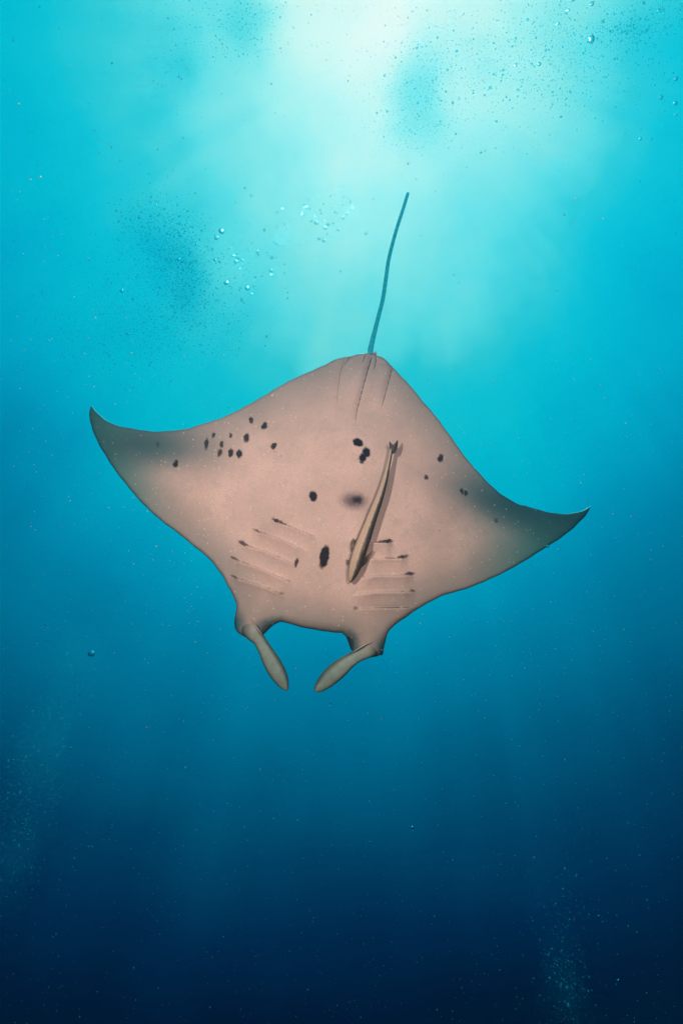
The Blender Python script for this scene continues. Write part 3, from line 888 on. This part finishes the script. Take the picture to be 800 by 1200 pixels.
def puff_material(name, c, scatter):
    """bubbles too fine to see one by one: a soft patch of milky water that thins out to nothing at its rim"""
    m, n, l = node_mat(name)
    out = n.new('ShaderNodeOutputMaterial')
    tc = n.new('ShaderNodeTexCoord')
    ln = n.new('ShaderNodeVectorMath'); ln.operation = 'LENGTH'; l.new(tc.outputs['Object'], ln.inputs[0])
    nz = n.new('ShaderNodeTexNoise'); nz.inputs['Scale'].default_value = 2.2; nz.inputs['Detail'].default_value = 4
    info = n.new('ShaderNodeObjectInfo')
    mv = n.new('ShaderNodeVectorMath'); mv.operation = 'ADD'; l.new(tc.outputs['Object'], mv.inputs[0]); l.new(info.outputs['Location'], mv.inputs[1]); l.new(mv.outputs[0], nz.inputs['Vector'])
    wob = n.new('ShaderNodeMath'); wob.operation = 'MULTIPLY_ADD'; l.new(nz.outputs['Fac'], wob.inputs[0]); wob.inputs[1].default_value = 1.0; l.new(ln.outputs['Value'], wob.inputs[2])
    mr = n.new('ShaderNodeMapRange'); mr.interpolation_type = 'SMOOTHERSTEP'
    l.new(wob.outputs[0], mr.inputs['Value'])
    for a, b in zip(('From Min', 'From Max', 'To Min', 'To Max'), (.45, 1.28, 1, 0)): mr.inputs[a].default_value = b
    rim = n.new('ShaderNodeMapRange'); rim.interpolation_type = 'SMOOTHSTEP'; l.new(ln.outputs['Value'], rim.inputs['Value'])
    for a, b in zip(('From Min', 'From Max', 'To Min', 'To Max'), (.6, 1, 1, 0)): rim.inputs[a].default_value = b
    mu = n.new('ShaderNodeMath'); mu.operation = 'MULTIPLY'; l.new(mr.outputs[0], mu.inputs[0]); l.new(rim.outputs[0], mu.inputs[1])
    at = n.new('ShaderNodeAttribute'); at.attribute_type = 'OBJECT'; at.attribute_name = 'thickness'
    dn = n.new('ShaderNodeMath'); dn.operation = 'MULTIPLY'; l.new(mu.outputs[0], dn.inputs[0]); l.new(at.outputs['Fac'], dn.inputs[1])
    if scatter:
        v = n.new('ShaderNodeVolumeScatter'); v.inputs['Anisotropy'].default_value = .3
    else:
        v = n.new('ShaderNodeVolumeAbsorption')
    v.inputs['Color'].default_value = (*c, 1)
    l.new(dn.outputs[0], v.inputs['Density']); l.new(v.outputs[0], out.inputs['Volume'])
    return m
M_puff = puff_material('milky_water', (.05, .84, .90), False)
M_mist = puff_material('pale_mist', (.04, .62, .80), True)
bm = bmesh.new(); bmesh.ops.create_icosphere(bm, subdivisions=3, radius=1)
puff_me = {}
for nm, mt in (('puff', M_puff), ('mist', M_mist)):
    me_ = bpy.data.meshes.new(nm); bm.to_mesh(me_); me_.materials.append(mt); puff_me[nm] = me_
bm.free()
CAM_ROT = Matrix((RIGHT, UP, -FWD)).transposed().to_4x4()

def cloud(name, label, blobs, depth, spread, size, puffs=(), kind='puff'):
    PP, RR = [], []
    for cx, cy, sx, sy, rotd, n in blobs:
        a = rng.normal(size=(n, 2)) * (sx, sy)
        ca, sa = math.cos(R(rotd)), math.sin(R(rotd))
        px = cx + a[:, 0] * ca - a[:, 1] * sa
        py = cy + a[:, 0] * sa + a[:, 1] * ca
        dep = depth + rng.normal(size=n) * spread
        PP.append(place(px, py, dep))
        RR.append(np.clip(rng.lognormal(math.log(size), .6, n), .12, 2.2) * dep / F)
    o = specks(name, np.concatenate(PP), np.concatenate(RR), M_froth, label)
    for cx, cy, rx, ry, rotd, dens in puffs:
        q = bpy.data.objects.new('fine_' + kind, puff_me[kind]); col.objects.link(q)
        q.parent = o
        k = depth / F
        q.matrix_world = Matrix.Translation(at(cx, cy, depth)) @ CAM_ROT @ Matrix.Rotation(R(-rotd), 4, 'Z') @ Matrix.Diagonal((rx * k, ry * k, .7, 1))
        q['thickness'] = float(dens); q['kind'] = 'stuff'
    return o

cloud('bubble_cloud', 'dark drifting cloud of fine bubbles left of the tail at upper left',
      [(212, 315, 20, 42, -12, 2600), (180, 275, 26, 20, 20, 1100), (200, 350, 55, 40, 0, 2000), (150, 395, 60, 30, 0, 1300)], 6.2, .35, .40,
      [(212, 318, 76, 116, -12, 1.7), (170, 275, 90, 60, 20, 1.0), (165, 385, 120, 70, 0, .6)])
cloud('bubble_cloud', 'dark cloud of fine bubbles beside the white glow near the top edge',
      [(290, 34, 20, 26, 0, 450), (270, 20, 50, 28, 0, 700)], 6.8, .3, .30, [(291, 34, 66, 78, 0, 1.8)])
cloud('bubble_cloud', 'faint cloud of fine bubbles at upper left below the top edge',
      [(208, 68, 30, 36, 0, 400)], 7.0, .3, .30, [(210, 70, 60, 76, 10, 1.6)])
cloud('bubble_cloud', 'dark cloud of fine bubbles inside the white glow above the tail',
      [(488, 98, 24, 38, 0, 600), (487, 135, 28, 28, 0, 500), (530, 75, 60, 44, 0, 1500)], 6.6, .3, .31,
      [(486, 105, 74, 112, 6, 1.5), (500, 150, 70, 70, 0, .7), (545, 70, 90, 66, 0, .6)])
cloud('bubble_cloud', 'speckled patch of fine bubbles near the top right corner',
      [(735, 36, 24, 8, 0, 420), (690, 50, 70, 34, 0, 1500), (770, 15, 24, 14, 0, 300), (650, 80, 60, 40, 0, 700)], 6.0, .5, .42, [(735, 36, 60, 30, 0, .6)])
cloud('bubble_plume', 'pale plume of rising bubbles in dark water at the lower left',
      [(52, 865, 24, 55, 12, 1500), (20, 960, 26, 55, 10, 1700), (88, 775, 16, 24, 0, 400), (60, 900, 60, 110, 12, 500)], 5.6, .3, .33,
      [(50, 880, 70, 150, 14, .26), (90, 765, 56, 70, 0, .20), (15, 1010, 60, 110, 12, .16)], 'mist')
cloud('bubble_plume', 'pale plume of rising bubbles in the deep dark water at bottom right',
      [(662, 1150, 20, 46, 0, 750), (655, 1080, 15, 40, 0, 220), (665, 1120, 40, 70, 0, 250)], 6.0, .3, .32,
      [(662, 1160, 46, 110, 0, .10), (250, 1000, 120, 190, 15, .03)], 'mist')

n = 6000
dep = rng.uniform(1.7, 6.5, n)
px = rng.uniform(-60, 860, n); py = rng.uniform(-40, 1240, n)
rpx = np.clip(rng.lognormal(math.log(.36), .45, n), .13, 1.5)
specks('suspended_particles', place(px, py, dep), rpx * dep / F, M_speck, 'fine pale specks drifting all through the water')

# ------------------------------------------------------------------ the water itself as haze
hm, n_, l_ = node_mat('water_haze')
ho = n_.new('ShaderNodeOutputMaterial')
pv = n_.new('ShaderNodeVolumePrincipled')
DENS = 0.19
SC = (.0003, .006, .0100)                   # scattering per metre
AB = (.085, .016, .008)                   # absorption per metre
pv.inputs['Density'].default_value = DENS
pv.inputs['Color'].default_value = (*[s / DENS for s in SC], 1)
ac = []
for s, a in zip(SC, AB):
    c = s / DENS
    ac.append((1 - min(1, a / DENS / (1 - c))) ** 2)
pv.inputs['Absorption Color'].default_value = (*ac, 1)
pv.inputs['Anisotropy'].default_value = 0.65
l_.new(pv.outputs[0], ho.inputs['Volume'])
x0, x1, y0, y1, z0, z1_ = -7.5, 7.5, -2.5, 10.5, -5.5, 8.5
hv = [(x, y, z) for z in (z0, z1_) for y in (y0, y1) for x in (x0, x1)]
hf = [(0, 2, 3, 1), (4, 5, 7, 6), (0, 1, 5, 4), (2, 6, 7, 3), (0, 4, 6, 2), (1, 3, 7, 5)]
hz = mesh_obj('haze', hv, hf, hm, None, False)
tag(hz, 'clear blue sea water around the manta ray', None, None, 'stuff')
